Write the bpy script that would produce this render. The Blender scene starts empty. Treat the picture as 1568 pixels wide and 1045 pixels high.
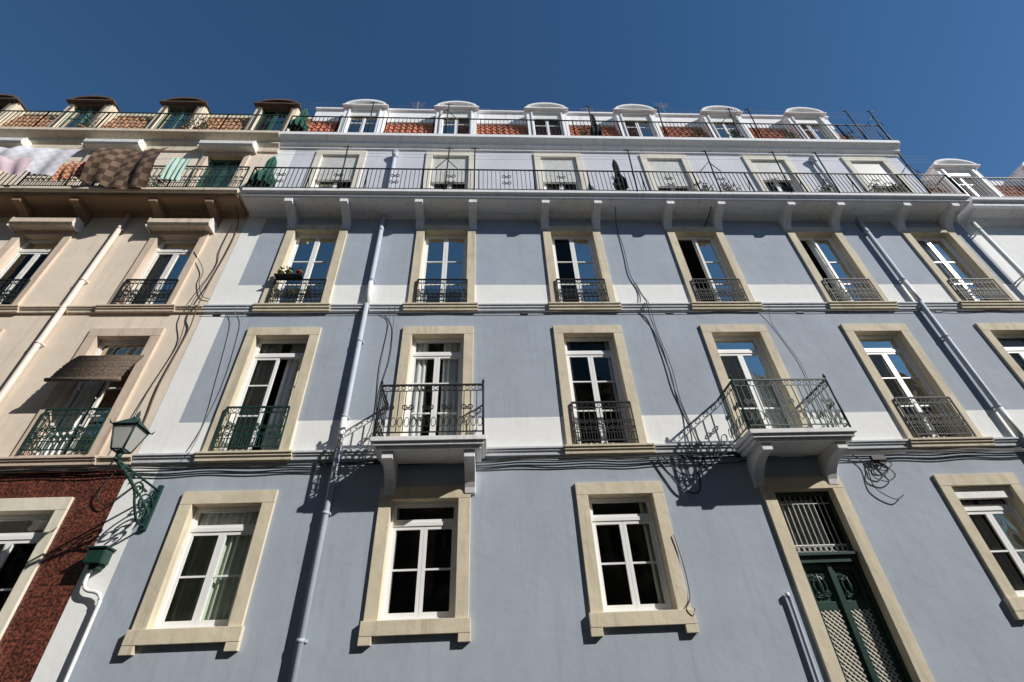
import bpy, bmesh, math, random
from mathutils import Vector, Matrix
random.seed(7)
Z0=1.6
scene=bpy.context.scene
# ---------------------------------------------------------------- materials
MATS={}
def newmat(name):
    m=bpy.data.materials.new(name); m.use_nodes=True
    MATS[name]=m
    return m,m.node_tree.nodes,m.node_tree.links,m.node_tree.nodes["Principled BSDF"]
def setin(b,k,v):
    if k in b.inputs: b.inputs[k].default_value=v
def simple(name,col,rough=.6,metal=0.,var=.12,scale=6.,bump=.0,bscale=60.,spec=.5):
    m,n,l,b=newmat(name)
    tc=n.new("ShaderNodeTexCoord"); nz=n.new("ShaderNodeTexNoise"); nz.inputs["Scale"].default_value=scale; nz.inputs["Detail"].default_value=6
    l.new(tc.outputs["Object"],nz.inputs["Vector"])
    r=n.new("ShaderNodeValToRGB"); r.color_ramp.elements[0].position=.3; r.color_ramp.elements[1].position=.72
    r.color_ramp.elements[0].color=(*[c*(1-var) for c in col],1); r.color_ramp.elements[1].color=(*[min(1,c*(1+var)) for c in col],1)
    l.new(nz.outputs["Fac"],r.inputs[0]); l.new(r.outputs[0],b.inputs["Base Color"])
    b.inputs["Roughness"].default_value=rough; b.inputs["Metallic"].default_value=metal
    setin(b,"Specular IOR Level",spec)
    if bump>0:
        n2=n.new("ShaderNodeTexNoise"); n2.inputs["Scale"].default_value=bscale; n2.inputs["Detail"].default_value=4
        l.new(tc.outputs["Object"],n2.inputs["Vector"])
        bp=n.new("ShaderNodeBump"); bp.inputs["Strength"].default_value=bump; bp.inputs["Distance"].default_value=.02
        l.new(n2.outputs["Fac"],bp.inputs["Height"]); l.new(bp.outputs[0],b.inputs["Normal"])
    return m
def plaster(name,col,stain=(.2,.19,.18),st=.25,mott=.08,bump=.25):
    m,n,l,b=newmat(name)
    tc=n.new("ShaderNodeTexCoord")
    big=n.new("ShaderNodeTexNoise"); big.inputs["Scale"].default_value=.9; big.inputs["Detail"].default_value=8; big.inputs["Roughness"].default_value=.65
    l.new(tc.outputs["Object"],big.inputs["Vector"])
    r=n.new("ShaderNodeValToRGB"); r.color_ramp.elements[0].position=.3; r.color_ramp.elements[1].position=.7
    r.color_ramp.elements[0].color=(*[c*(1-mott) for c in col],1); r.color_ramp.elements[1].color=(*[c*(1+mott) for c in col],1)
    l.new(big.outputs["Fac"],r.inputs[0])
    mp=n.new("ShaderNodeMapping"); mp.inputs["Scale"].default_value=(5.,5.,.35)
    l.new(tc.outputs["Object"],mp.inputs["Vector"])
    sn=n.new("ShaderNodeTexNoise"); sn.inputs["Scale"].default_value=1.3; sn.inputs["Detail"].default_value=7; sn.inputs["Roughness"].default_value=.7
    l.new(mp.outputs[0],sn.inputs["Vector"])
    r2=n.new("ShaderNodeValToRGB"); r2.color_ramp.elements[0].position=.52; r2.color_ramp.elements[1].position=.85
    r2.color_ramp.elements[0].color=(0,0,0,1); r2.color_ramp.elements[1].color=(st,st,st,1)
    l.new(sn.outputs["Fac"],r2.inputs[0])
    mx=n.new("ShaderNodeMixRGB"); l.new(r2.outputs[0],mx.inputs[0]); l.new(r.outputs[0],mx.inputs[1]); mx.inputs[2].default_value=(*stain,1)
    l.new(mx.outputs[0],b.inputs["Base Color"]); b.inputs["Roughness"].default_value=.85; setin(b,"Specular IOR Level",.25)
    f=n.new("ShaderNodeTexNoise"); f.inputs["Scale"].default_value=90; f.inputs["Detail"].default_value=3
    g=n.new("ShaderNodeTexNoise"); g.inputs["Scale"].default_value=3.5; g.inputs["Detail"].default_value=3
    l.new(tc.outputs["Object"],f.inputs["Vector"]); l.new(tc.outputs["Object"],g.inputs["Vector"])
    b1=n.new("ShaderNodeBump"); b1.inputs["Strength"].default_value=bump; b1.inputs["Distance"].default_value=.004
    b2=n.new("ShaderNodeBump"); b2.inputs["Strength"].default_value=bump; b2.inputs["Distance"].default_value=.03
    l.new(f.outputs["Fac"],b1.inputs["Height"]); l.new(g.outputs["Fac"],b2.inputs["Height"])
    l.new(b2.outputs[0],b1.inputs["Normal"]); l.new(b1.outputs[0],b.inputs["Normal"])
    return m
plaster("plaster_grey",(.385,.43,.49),(.24,.26,.31),.5,.09)
plaster("plaster_white",(.88,.88,.86),(.5,.49,.47),.3,.03)
plaster("plaster_lilac",(.62,.62,.67),(.4,.4,.45),.3)
plaster("plaster_cream",(.80,.69,.56),(.42,.33,.25),.6,.08)
plaster("ledge_paint",(.62,.64,.67),(.22,.22,.23),.7,.08)
plaster("cornice_white",(.83,.82,.82),(.3,.28,.27),.6,.06)
plaster("cornice_cream",(.72,.62,.48),(.2,.16,.12),.9,.12)
plaster("stone",(.67,.59,.44),(.28,.24,.17),.8,.14,.5)
plaster("stone_pale",(.74,.70,.60),(.35,.3,.2),.6,.1,.4)
plaster("stone_pink",(.66,.53,.42),(.26,.2,.15),.8,.1,.4)
plaster("stone_cream",(.76,.70,.57),(.35,.3,.2),.5,.1,.4)
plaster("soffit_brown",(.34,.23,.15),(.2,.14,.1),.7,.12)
plaster("opposite_plaster",(.28,.25,.21),(.2,.18,.15),.4)
simple("white_paint",(.87,.87,.86),.35,var=.02)
simple("old_white_paint",(.77,.76,.72),.5,var=.12,scale=12)
simple("green_window_paint",(.03,.10,.075),.45,var=.2)
simple("iron_black",(.018,.022,.022),.6,.0,var=.4,scale=20,spec=.3)
simple("iron_green",(.015,.05,.042),.55,.0,var=.4,scale=20,spec=.35)
simple("door_green",(.012,.045,.035),.35,var=.25,scale=14)
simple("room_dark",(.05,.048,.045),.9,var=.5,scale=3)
simple("pipe_grey",(.45,.49,.55),.6,var=.06)
simple("pipe_white",(.80,.80,.79),.5,var=.06)
simple("pipe_pink",(.72,.62,.55),.6,var=.08)
simple("cable_black",(.025,.024,.024),.6,var=.3)
simple("cable_brown",(.12,.085,.06),.7,var=.3)
simple("cable_grey",(.26,.26,.27),.7,var=.2)
simple("terracotta",(.46,.15,.075),.85,var=.4,scale=7,bump=.4,bscale=30)
simple("terracotta_old",(.38,.19,.10),.9,var=.5,scale=6,bump=.4,bscale=30)
simple("dormer_brown",(.11,.07,.05),.7,var=.25)
simple("zinc",(.35,.36,.37),.5,.4,var=.2)
simple("bamboo",(.15,.11,.08),.85,var=.5,scale=25,bump=.4)
simple("pot_red",(.45,.06,.03),.6,var=.2)
simple("pot_terracotta",(.42,.17,.09),.8,var=.2)
simple("pot_yellow",(.45,.40,.12),.6,var=.2)
simple("leaf",(.05,.11,.025),.6,var=.5,scale=14)
simple("leaf_dry",(.13,.12,.04),.7,var=.5,scale=14)
simple("fabric_green",(.02,.09,.06),.9,var=.4,scale=18)
simple("fabric_dark",(.02,.028,.022),.9,var=.4,scale=18)
simple("cloth_mint",(.42,.58,.50),.9,var=.08)
simple("cloth_pink",(.72,.55,.60),.9,var=.1)
simple("asphalt",(.05,.05,.052),.9,var=.3,scale=5,bump=.5,bscale=120)
simple("ground_earth",(.13,.12,.11),.9,var=.3,scale=.3)
simple("kerb_stone",(.28,.27,.25),.8,var=.2,bump=.3)
simple("tv_lattice",(.64,.62,.54),.6,var=.15,scale=20)
def cobble():
    m,n,l,b=newmat("cobble_pavement"); tc=n.new("ShaderNodeTexCoord"); v=n.new("ShaderNodeTexVoronoi"); v.inputs["Scale"].default_value=14
    l.new(tc.outputs["Object"],v.inputs["Vector"]); r=n.new("ShaderNodeValToRGB")
    r.color_ramp.elements[0].color=(.27,.26,.24,1); r.color_ramp.elements[1].color=(.1,.095,.085,1); r.color_ramp.elements[0].position=.4; r.color_ramp.elements[1].position=.7
    l.new(v.outputs["Distance"],r.inputs[0]); l.new(r.outputs[0],b.inputs["Base Color"]); b.inputs["Roughness"].default_value=.8
cobble()
def tilem():
    m,n,l,b=newmat("brown_wall_tiles"); tc=n.new("ShaderNodeTexCoord"); s=n.new("ShaderNodeSeparateXYZ"); c=n.new("ShaderNodeCombineXYZ")
    l.new(tc.outputs["Object"],s.inputs[0]); l.new(s.outputs[0],c.inputs[0]); l.new(s.outputs[2],c.inputs[1])
    br=n.new("ShaderNodeTexBrick"); br.inputs["Scale"].default_value=1.; br.offset=0.
    br.inputs["Brick Width"].default_value=.14; br.inputs["Row Height"].default_value=.14; br.inputs["Mortar Size"].default_value=.005
    br.inputs["Color1"].default_value=(.19,.065,.042,1); br.inputs["Color2"].default_value=(.12,.042,.03,1); br.inputs["Mortar"].default_value=(.06,.03,.024,1)
    l.new(c.outputs[0],br.inputs["Vector"])
    nz=n.new("ShaderNodeTexNoise"); nz.inputs["Scale"].default_value=26; nz.inputs["Detail"].default_value=6
    l.new(tc.outputs["Object"],nz.inputs["Vector"]); r=n.new("ShaderNodeValToRGB"); r.color_ramp.elements[0].position=.42; r.color_ramp.elements[1].position=.60
    r.color_ramp.elements[0].color=(.35,.33,.36,1); r.color_ramp.elements[1].color=(1.45,1.3,1.2,1)
    l.new(nz.outputs["Fac"],r.inputs[0]); mx=n.new("ShaderNodeMixRGB"); mx.blend_type='MULTIPLY'; mx.inputs[0].default_value=1
    l.new(br.outputs[0],mx.inputs[1]); l.new(r.outputs[0],mx.inputs[2]); l.new(mx.outputs[0],b.inputs["Base Color"]); b.inputs["Roughness"].default_value=.35
    bp=n.new("ShaderNodeBump"); bp.inputs["Strength"].default_value=.5; bp.inputs["Distance"].default_value=.004
    l.new(br.outputs["Fac"],bp.inputs["Height"]); bp.invert=True; l.new(bp.outputs[0],b.inputs["Normal"])
tilem()
def checker(name,c1,c2,scale):
    m,n,l,b=newmat(name); tc=n.new("ShaderNodeTexCoord"); k=n.new("ShaderNodeTexChecker"); k.inputs["Scale"].default_value=scale
    k.inputs["Color1"].default_value=(*c1,1); k.inputs["Color2"].default_value=(*c2,1)
    mp=n.new("ShaderNodeMapping"); mp.inputs["Scale"].default_value=(1,.02,1); l.new(tc.outputs["Object"],mp.inputs[0]); l.new(mp.outputs[0],k.inputs["Vector"])
    l.new(k.outputs[0],b.inputs["Base Color"]); b.inputs["Roughness"].default_value=.95
checker("cloth_checked",(.08,.045,.03),(.20,.13,.085),5.5)
checker("cloth_red",(.42,.07,.05),(.5,.36,.2),14)
checker("cloth_white",(.80,.80,.83),(.70,.68,.74),8)
def glass():
    m=bpy.data.materials.new("window_glass"); m.use_nodes=True; MATS["window_glass"]=m
    n=m.node_tree.nodes; l=m.node_tree.links; n.clear()
    o=n.new("ShaderNodeOutputMaterial"); mx=n.new("ShaderNodeMixShader"); t=n.new("ShaderNodeBsdfTransparent"); g=n.new("ShaderNodeBsdfGlossy")
    t.inputs[0].default_value=(.90,.93,.92,1); g.inputs["Roughness"].default_value=.02; g.inputs[0].default_value=(.62,.58,.50,1)
    fr=n.new("ShaderNodeFresnel"); fr.inputs[0].default_value=1.45
    tc=n.new("ShaderNodeTexCoord"); nz=n.new("ShaderNodeTexNoise"); nz.inputs["Scale"].default_value=2.2; nz.inputs["Detail"].default_value=1
    l.new(tc.outputs["Object"],nz.inputs[0]); bp=n.new("ShaderNodeBump"); bp.inputs["Strength"].default_value=.25; bp.inputs["Distance"].default_value=.03
    l.new(nz.outputs["Fac"],bp.inputs["Height"]); l.new(bp.outputs[0],g.inputs["Normal"])
    l.new(fr.outputs[0],mx.inputs[0]); l.new(t.outputs[0],mx.inputs[1]); l.new(g.outputs[0],mx.inputs[2]); l.new(mx.outputs[0],o.inputs[0])
glass()
def cloth(name,col,tr=.35):
    m=bpy.data.materials.new(name); m.use_nodes=True; MATS[name]=m
    n=m.node_tree.nodes; l=m.node_tree.links; n.clear()
    o=n.new("ShaderNodeOutputMaterial"); mx=n.new("ShaderNodeMixShader"); d=n.new("ShaderNodeBsdfDiffuse"); t=n.new("ShaderNodeBsdfTranslucent")
    d.inputs[0].default_value=(*col,1); t.inputs[0].default_value=(*col,1); mx.inputs[0].default_value=tr
    l.new(d.outputs[0],mx.inputs[1]); l.new(t.outputs[0],mx.inputs[2]); l.new(mx.outputs[0],o.inputs[0])
cloth("curtain_white",(.84,.84,.83),.1); cloth("curtain_green",(.66,.72,.58),.1); cloth("lamp_glass",(.72,.72,.68),.5)

# ---------------------------------------------------------------- mesh builder
class MB:
    def __init__(s,name,parent=None,bevel=0):
        s.n=name;s.p=parent;s.v=[];s.f=[];s.m=[];s.s=[];s.slots=[];s.bev=bevel
    def mi(s,m):
        if m not in s.slots: s.slots.append(m)
        return s.slots.index(m)
    def add(s,vs,fs,m,smooth=False,M=None):
        o=len(s.v)
        for v in vs:
            v=Vector(v)
            if M is not None: v=M@v
            s.v.append((v[0],v[1],v[2]+Z0))
        k=s.mi(m)
        for f in fs: s.f.append([i+o for i in f]); s.m.append(k); s.s.append(smooth)
    def quad(s,a,b,c,d,m): s.add([a,b,c,d],[(0,1,2,3)],m)
    def box(s,x0,x1,y0,y1,z0,z1,m,M=None):
        vs=[(x,y,z) for z in (z0,z1) for y in (y0,y1) for x in (x0,x1)]
        s.add(vs,[(0,2,3,1),(4,5,7,6),(0,1,5,4),(2,6,7,3),(0,4,6,2),(1,3,7,5)],m,M=M)
    def prof(s,pts,x0,x1,m,axis='x'):
        n=len(pts)
        if axis=='x': vs=[(x0,y,z) for y,z in pts]+[(x1,y,z) for y,z in pts]
        else: vs=[(a,x0,z) for a,z in pts]+[(a,x1,z) for a,z in pts]
        fs=[(i,(i+1)%n,(i+1)%n+n,i+n) for i in range(n)]+[tuple(range(n))[::-1],tuple(range(n,2*n))]
        s.add(vs,fs,m)
    def tube(s,pts,r,m,n=6,closed=False):
        pts=[Vector(p) for p in pts]; k=len(pts); vs=[]
        for i,p in enumerate(pts):
            if closed: t=pts[(i+1)%k]-pts[i-1]
            else: t=pts[min(i+1,k-1)]-pts[max(i-1,0)]
            t=t.normalized() if t.length>1e-9 else Vector((0,0,1))
            up=Vector((0,0,1)) if abs(t.z)<.9 else Vector((0,1,0))
            a=t.cross(up).normalized(); b=t.cross(a)
            rr=r[i] if isinstance(r,(list,tuple)) else r
            for j in range(n):
                an=2*math.pi*j/n+math.pi/4
                vs.append(p+a*math.cos(an)*rr+b*math.sin(an)*rr)
        fs=[]
        for i in range(k if closed else k-1):
            for j in range(n):
                i2=(i+1)%k; fs.append((i*n+j,i*n+(j+1)%n,i2*n+(j+1)%n,i2*n+j))
        if not closed: fs+= [tuple(range(n))[::-1],tuple(range((k-1)*n,k*n))]
        s.add(vs,fs,m,smooth=n>4)
    def done(s):
        me=bpy.data.meshes.new(s.n); me.from_pydata(s.v,[],s.f)
        for k in s.slots: me.materials.append(MATS[k])
        me.polygons.foreach_set("material_index",s.m); me.polygons.foreach_set("use_smooth",s.s)
        bm=bmesh.new(); bm.from_mesh(me); bmesh.ops.recalc_face_normals(bm,faces=bm.faces); bm.to_mesh(me); bm.free()
        ob=bpy.data.objects.new(s.n,me); scene.collection.objects.link(ob)
        if s.p: ob.parent=s.p
        if s.bev:
            b=ob.modifiers.new("bevel","BEVEL"); b.width=s.bev; b.segments=2; b.limit_method='ANGLE'; b.angle_limit=.8
        return ob
def empty(name):
    e=bpy.data.objects.new(name,None); scene.collection.objects.link(e); return e
def smooth(pts,n=6):
    P=[Vector(p) for p in pts]; out=[]
    for i in range(len(P)-1):
        a=P[max(i-1,0)];b=P[i];c=P[i+1];d=P[min(i+2,len(P)-1)]
        for k in range(n):
            t=k/n; out.append(.5*((2*b)+(c-a)*t+(2*a-5*b+4*c-d)*t*t+(-a+3*b-3*c+d)*t**3))
    out.append(P[-1]); return out
# ---------------------------------------------------------------- components
def wall_sheet(mb,x0,x1,z0,z1,holes,matf,xb=(),zb=(),y=0.):
    xs=sorted({x0,x1,*[h[0] for h in holes],*[h[1] for h in holes],*xb}); zs=sorted({z0,z1,*[h[2] for h in holes],*[h[3] for h in holes],*zb})
    xs=[x for x in xs if x0<=x<=x1]; zs=[z for z in zs if z0<=z<=z1]
    for i in range(len(xs)-1):
        for j in range(len(zs)-1):
            cx=(xs[i]+xs[i+1])/2; cz=(zs[j]+zs[j+1])/2
            if any(h[0]<cx<h[1] and h[2]<cz<h[3] for h in holes): continue
            mb.quad((xs[i],y,zs[j]),(xs[i+1],y,zs[j]),(xs[i+1],y,zs[j+1]),(xs[i],y,zs[j+1]),matf(cx,cz))
def sash(fr,gl,x0,x1,z0,z1,y,m,bars,fw=.055,M=None,rot=0,hinge=None,gm="window_glass"):
    if rot:
        hx=hinge; M=Matrix.Translation((hx,y,0))@Matrix.Rotation(rot,4,'Z')@Matrix.Translation((-hx,-y,0))
    d=.045
    fr.box(x0,x0+fw,y,y+d,z0,z1,m,M); fr.box(x1-fw,x1,y,y+d,z0,z1,m,M)
    fr.box(x0+fw,x1-fw,y,y+d,z0,z0+fw*1.3,m,M); fr.box(x0+fw,x1-fw,y,y+d,z1-fw,z1,m,M)
    for b in bars:
        z=z0+(z1-z0)*b; fr.box(x0+fw,x1-fw,y+.004,y+d-.004,z-.014,z+.014,m,M)
    if gl is not None:
        e=[random.uniform(-.006,.006) for _ in range(4)]
        vs=[(x0+fw,y+.022+e[0],z0+fw),(x1-fw,y+.022+e[1],z0+fw),(x1-fw,y+.022+e[2],z1-fw),(x0+fw,y+.022+e[0]+e[2]-e[1],z1-fw)]
        gl.add(vs,[(0,1,2,3)],gm,M=M)
def curtain(mb,x0,x1,z0,z1,y,m,amp=.022,per=.11):
    n=max(6,int((x1-x0)/per*6)); vs=[];fs=[]; ph=random.random()*6
    for i in range(n+1):
        x=x0+(x1-x0)*i/n; yy=y+amp*math.sin(ph+2*math.pi*(x-x0)/per)+amp*.6*math.sin(ph*2+17*x)
        vs+=[(x,yy,z0),(x,yy,z1)]
    for i in range(n): fs.append((2*i,2*i+2,2*i+3,2*i+1))
    mb.add(vs,fs,m,True)
class Bld:
    def __init__(s,name):
        s.e=empty(name)
        g=lambda n,b=0: MB(n,s.e,b)
        s.wall=g("walls");s.stone=g("stone_surrounds",.007);s.fr=g("window_frames");s.gl=g("window_glass");s.room=g("window_rooms");s.cur=g("curtains")
        s.rail=g("iron_railings");s.led=g("ledges",.006);s.slab=g("balcony_slabs",.008);s.roof=g("roof");s.dor=g("dormers",.006);s.misc=g("fittings",.004)
        s.holes=[]
    def done(s):
        for m in (s.wall,s.stone,s.fr,s.gl,s.room,s.cur,s.rail,s.led,s.slab,s.roof,s.dor,s.misc):
            if m.v: m.done()
def window(B,xc,z0,z1,w=1.08,sw=.2,stone="stone",fm="white_paint",transom=0,bars=(.5,),sill=None,cur=None,openl=0,openr=0,yf=.13,top=.21,shut=0,proud=.045,y=0.):
    x0,x1=xc-w/2,xc+w/2; st=B.stone; dep=.26
    st.box(x0-sw,x0,y-proud,y+dep,z0,z1,stone); st.box(x1,x1+sw,y-proud,y+dep,z0,z1,stone)
    st.box(x0-sw,x1+sw,y-proud-.002,y+dep,z1,z1+top,stone)
    if sill=='ears':
        st.box(x0-sw-.03,x1+sw+.03,y-proud-.035,y+dep,z0-.19,z0,stone)
        for a in (x0-sw-.032,x1+sw-.148): st.box(a,a+.18,y-proud-.03,y+.02,z0-.30,z0-.19,stone)
        B.holes.append((x0-sw+.01,x1+sw-.01,z0-.18,z1+top-.01))
    else:
        st.box(x0-sw,x1+sw,y-proud,y+dep,z0-.05,z0,stone)
        B.holes.append((x0-sw+.01,x1+sw-.01,z0-.04,z1+top-.01))
    f=.045; yy=y+yf
    fr=B.fr; fr.box(x0,x0+f,yy-.015,yy+.07,z0,z1,fm); fr.box(x1-f,x1,yy-.015,yy+.07,z0,z1,fm)
    fr.box(x0+f,x1-f,yy-.015,yy+.07,z1-f,z1,fm); fr.box(x0+f,x1-f,yy-.015,yy+.07,z0,z0+f,fm)
    zt=z1-f
    if transom:
        fr.box(x0+f,x1-f,yy-.015,yy+.07,z1-transom-.03,z1-transom+.03,fm)
        sash(fr,B.gl,x0+f,x1-f,z1-transom+.03,z1-f,yy,fm,(),.035); zt=z1-transom-.03
    if shut:
        B.misc.box(x0+.002,x1-.002,yy-.10,yy-.02,z1-shut,z1-.003,"old_white_paint")
        k=z1-shut+.06
        while k<z1-.02 and shut>.3:
            B.misc.box(x0+.01,x1-.01,yy-.106,yy-.1005,k,k+.035,"old_white_paint"); k+=.055
    xm=xc
    if openl: sash(fr,B.gl,x0+f,xm,z0+f,zt,yy,fm,bars,rot=openl,hinge=x0+f)
    else: sash(fr,B.gl,x0+f,xm-.002,z0+f,zt,yy,fm,bars)
    if openr: sash(fr,B.gl,xm,x1-f,z0+f,zt,yy,fm,bars,rot=-openr,hinge=x1-f)
    else: sash(fr,B.gl,xm+.002,x1-f,z0+f,zt,yy,fm,bars)
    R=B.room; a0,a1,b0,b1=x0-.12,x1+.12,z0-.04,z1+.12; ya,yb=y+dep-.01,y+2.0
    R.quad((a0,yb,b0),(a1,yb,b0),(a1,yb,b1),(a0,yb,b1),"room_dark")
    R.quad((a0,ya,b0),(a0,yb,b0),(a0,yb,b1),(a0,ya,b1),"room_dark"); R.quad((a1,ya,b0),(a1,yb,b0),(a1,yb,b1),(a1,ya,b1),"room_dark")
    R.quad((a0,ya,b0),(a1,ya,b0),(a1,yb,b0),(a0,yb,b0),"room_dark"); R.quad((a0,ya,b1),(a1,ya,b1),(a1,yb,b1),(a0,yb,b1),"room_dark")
    if cur:
        for (c0,c1,h0,h1,cm) in cur: curtain(B.cur,x0+w*c0,x0+w*c1,z0+(z1-z0)*h0+.01,z0+(z1-z0)*h1-.01,y+yf+.10,cm)
def spiral(c,r0,r1,a0,turns,plane,n=14):
    out=[]
    for i in range(n+1):
        t=i/n; r=r0+(r1-r0)*t; a=a0+turns*2*math.pi*t
        out.append(plane(c[0]+r*math.cos(a),c[1]+r*math.sin(a)))
    return out
def railing(mb,pa,pb,z0,z1,m,kind='ornate',sp=.1,ends=True):
    pa=Vector((pa[0],pa[1],0)); pb=Vector((pb[0],pb[1],0)); L=(pb-pa).length; d=(pb-pa)/L
    P=lambda s,z:(pa.x+d.x*s,pa.y+d.y*s,z)
    H=z1-z0
    mb.tube([P(0,z1),P(L,z1)],.02,m,4); mb.tube([P(0,z0+.06),P(L,z0+.06)],.013,m,4)
    if ends:
        mb.tube([P(0,z0-.03),P(0,z1+.0)],.018,m,4); mb.tube([P(L,z0-.03),P(L,z1)],.018,m,4)
    n=max(2,round(L/sp)); s=L/n
    zt=z1-.12 if kind!='plain' else z1
    if kind!='plain': mb.tube([P(0,zt),P(L,zt)],.009,m,4)
    for i in range(1,n): mb.tube([P(i*s,z0+.06),P(i*s,zt)],.0095,m,4)
    if kind=='ornate':
        for i in range(n):
            cx=(i+.5)*s
            mb.tube([P(cx+.04*math.cos(a),zt+.06+.042*math.sin(a)) for a in [k*math.pi/4 for k in range(8)]],.007,m,4,True)
            sg=1 if i%2 else -1
            mb.tube(spiral((cx,z0+H*.52),.045,.012,math.pi/2*sg,1.3*sg,P),.009,m,4)
            mb.tube(spiral((cx,z0+H*.36),.045,.012,-math.pi/2*sg,1.3*sg,P),.009,m,4)
            mb.tube([P(cx,z0+.06),P(cx,z0+H*.28)],.008,m,4)
        mb.tube([P(0,z0+H*.26),P(L,z0+H*.26)],.008,m,4)
    if kind=='belly':
        for i in range(n):
            cx=(i+.5)*s
            mb.tube([P(cx+.04*math.cos(a),z0+.25+.09*math.sin(a)) for a in [k*math.pi/5 for k in range(10)]],.008,m,4,True)
            if i%3==1:
                for q in (-1,1): mb.tube(spiral((cx+q*.05,z0+H*.55),.06,.015,0 if q<0 else math.pi,1.4*q,P),.011,m,4)
            mb.tube([P(cx+.035*math.cos(a),zt+.06+.04*math.sin(a)) for a in [k*math.pi/4 for k in range(8)]],.007,m,4,True)
LEDP=lambda z0,z1,e=0:[(.02,z0),(-.045-e,z0),(-.05-e,z0+.05),(-.075-e,z0+.075),(-.075-e,z1-.045),(-.10-e,z1-.04),(-.10-e,z1),(.02,z1)]
def ledge(B,x0,x1,z0,z1,cols,w,m,ms,pipes=()):
    cuts=sorted([(c-w/2,c+w/2,1) for c in cols]+[(p-.06,p+.06,0) for p in pipes]); x=x0
    for a,b,k in cuts:
        if a>x: B.led.prof(LEDP(z0,z1),x,a,m)
        if k: B.led.prof(LEDP(z0-.004,z1+.004,.03),a,b,ms)
        x=b
    if x<x1: B.led.prof(LEDP(z0,z1),x,x1,m)
def bracket(mb,xc,w,z1,h,d,m):
    pts=[(.01,z1),(.01,z1-h)]
    for i in range(9):
        t=i/8; pts.append((-.06-(d-.06)*(t**1.6), z1-h+.02+(h-.14)*(math.sin(t*math.pi/2)**.9)))
    pts+= [(-d,z1-.06),(-d,z1)]
    mb.prof(pts,xc-w/2,xc+w/2,m)
def tiles(mb,x0,x1,y0,z0,y1,z1,m,rows=9,per=.21):
    nx=int((x1-x0)/per*4); vs=[];fs=[]; ln=math.hypot(y1-y0,z1-z0); ny,nz=-(z1-z0)/ln,(y1-y0)/ln
    for r in range(rows):
        for e in (0,1):
            t=(r+e)/rows; off=.035 if e==0 else 0
            for i in range(nx+1):
                x=x0+(x1-x0)*i/nx; k=.03*math.cos(2*math.pi*(x-x0)/per)+off
                vs.append((x,y0+(y1-y0)*t+ny*k,z0+(z1-z0)*t+nz*k))
    for r in range(2*rows-1):
        for i in range(nx): a=r*(nx+1)+i; fs.append((a,a+1,a+nx+2,a+nx+1))
    mb.add(vs,fs,m,False)
def dormer(B,xc,yf,z0,z1,ztop,w,mat,hood,fm,side,shut=0):
    D=B.dor; hw=w/2; ow=.5
    D.box(xc-hw,xc-ow,yf,yf+1.3,z0,z1+.1,side); D.box(xc+ow,xc+hw,yf,yf+1.3,z0,z1+.1,side)
    D.box(xc-ow-.06,xc-ow,yf-.04,yf,z0,z1,mat); D.box(xc+ow,xc+ow+.06,yf-.04,yf,z0,z1,mat)
    D.box(xc-ow,xc+ow,yf-.03,yf+.2,z1-.02,z1+.1,mat); D.box(xc-hw,xc+hw,yf-.05,yf+.15,z0-.12,z0,mat)
    n=12; H=ztop-z1-.1; up=[];lo=[]
    for i in range(n+1):
        t=-1+2*i/n
        up.append((xc+t*(hw+.06),z1+.1+H*(1-t*t)**.6)); lo.append((xc+t*(hw-.01),z1+.06+(H-.06)*max(0,(1-t*t))**.6))
    for i in range(n):
        D.prof([lo[i],lo[i+1],up[i+1],up[i]],yf-.12,yf+1.4,hood,axis='y')
    D.prof([(xc-hw,z1+.06)]+lo[1:-1]+[(xc+hw,z1+.06)],yf+.003,yf+.1,mat,axis='y')
    D.box(xc-hw-.08,xc+hw+.08,yf-.14,yf+.02,z1+.04,z1+.1,hood)
    x0,x1=xc-ow,xc+ow; yy=yf+.1
    zt=z1-.02
    if shut: D.box(x0+.002,x1-.002,yy-.06,yy+.02,zt-shut,zt-.003,"old_white_paint")
    sash(B.fr,B.gl,x0,xc-.002,z0,zt,yy,fm,(.4,.7),.05); sash(B.fr,B.gl,xc+.002,x1,z0,zt,yy,fm,(.4,.7),.05)
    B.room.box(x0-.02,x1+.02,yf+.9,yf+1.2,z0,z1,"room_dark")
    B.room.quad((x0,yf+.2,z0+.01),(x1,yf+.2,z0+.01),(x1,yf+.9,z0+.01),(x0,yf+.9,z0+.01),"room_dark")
    curtain(B.cur,x0+.05,x0+.35,z0+.02,zt-.02,yf+.35,"curtain_white")
# ================================================================= MAIN BUILDING
A=Bld("apartment_building")
cols=[-4.18,-1.0,2.18,5.40,8.6,11.75]
XL,XR=-6.03,12.9
W="curtain_white";G="curtain_green"
gcur={0:[(.03,.48,0,.80,G),(.52,.97,0,.80,G),(.03,.97,.82,1,W)],1:[(.0,.10,0,1,W)],2:[(.84,1,0,1,G)],4:[(.02,.45,0,.9,W),(.55,.98,0,.9,W)],5:[(.02,.98,0,.9,W)]}
for i in (0,1,2,4,5):
    window(A,cols[i]-(.04 if i<2 else 0)+(.05 if i in(2,4) else 0),1.14,2.89,1.1,.2,"stone","white_paint",transom=.36,bars=(.5,),sill='ears',cur=gcur[i],shut=.2 if i==4 else 0)
f2cur={0:[(0,.45,0,1,W),(.6,1,0,1,W)],1:[(.0,.3,0,1,W),(.6,1,0,1,W)],2:[(.0,.14,0,1,W),(.86,1,0,1,W)],3:[(.0,.98,0,1,W)],4:[(.05,.95,.0,1,W)],5:[(.0,.98,0,1,W)]}
for i,c in enumerate(cols):
    window(A,c-.02,3.80,6.38,1.08,.2,"stone","white_paint",transom=.42,bars=(.36,.68),cur=f2cur[i],openr=.5 if i==0 else 0)
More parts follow.
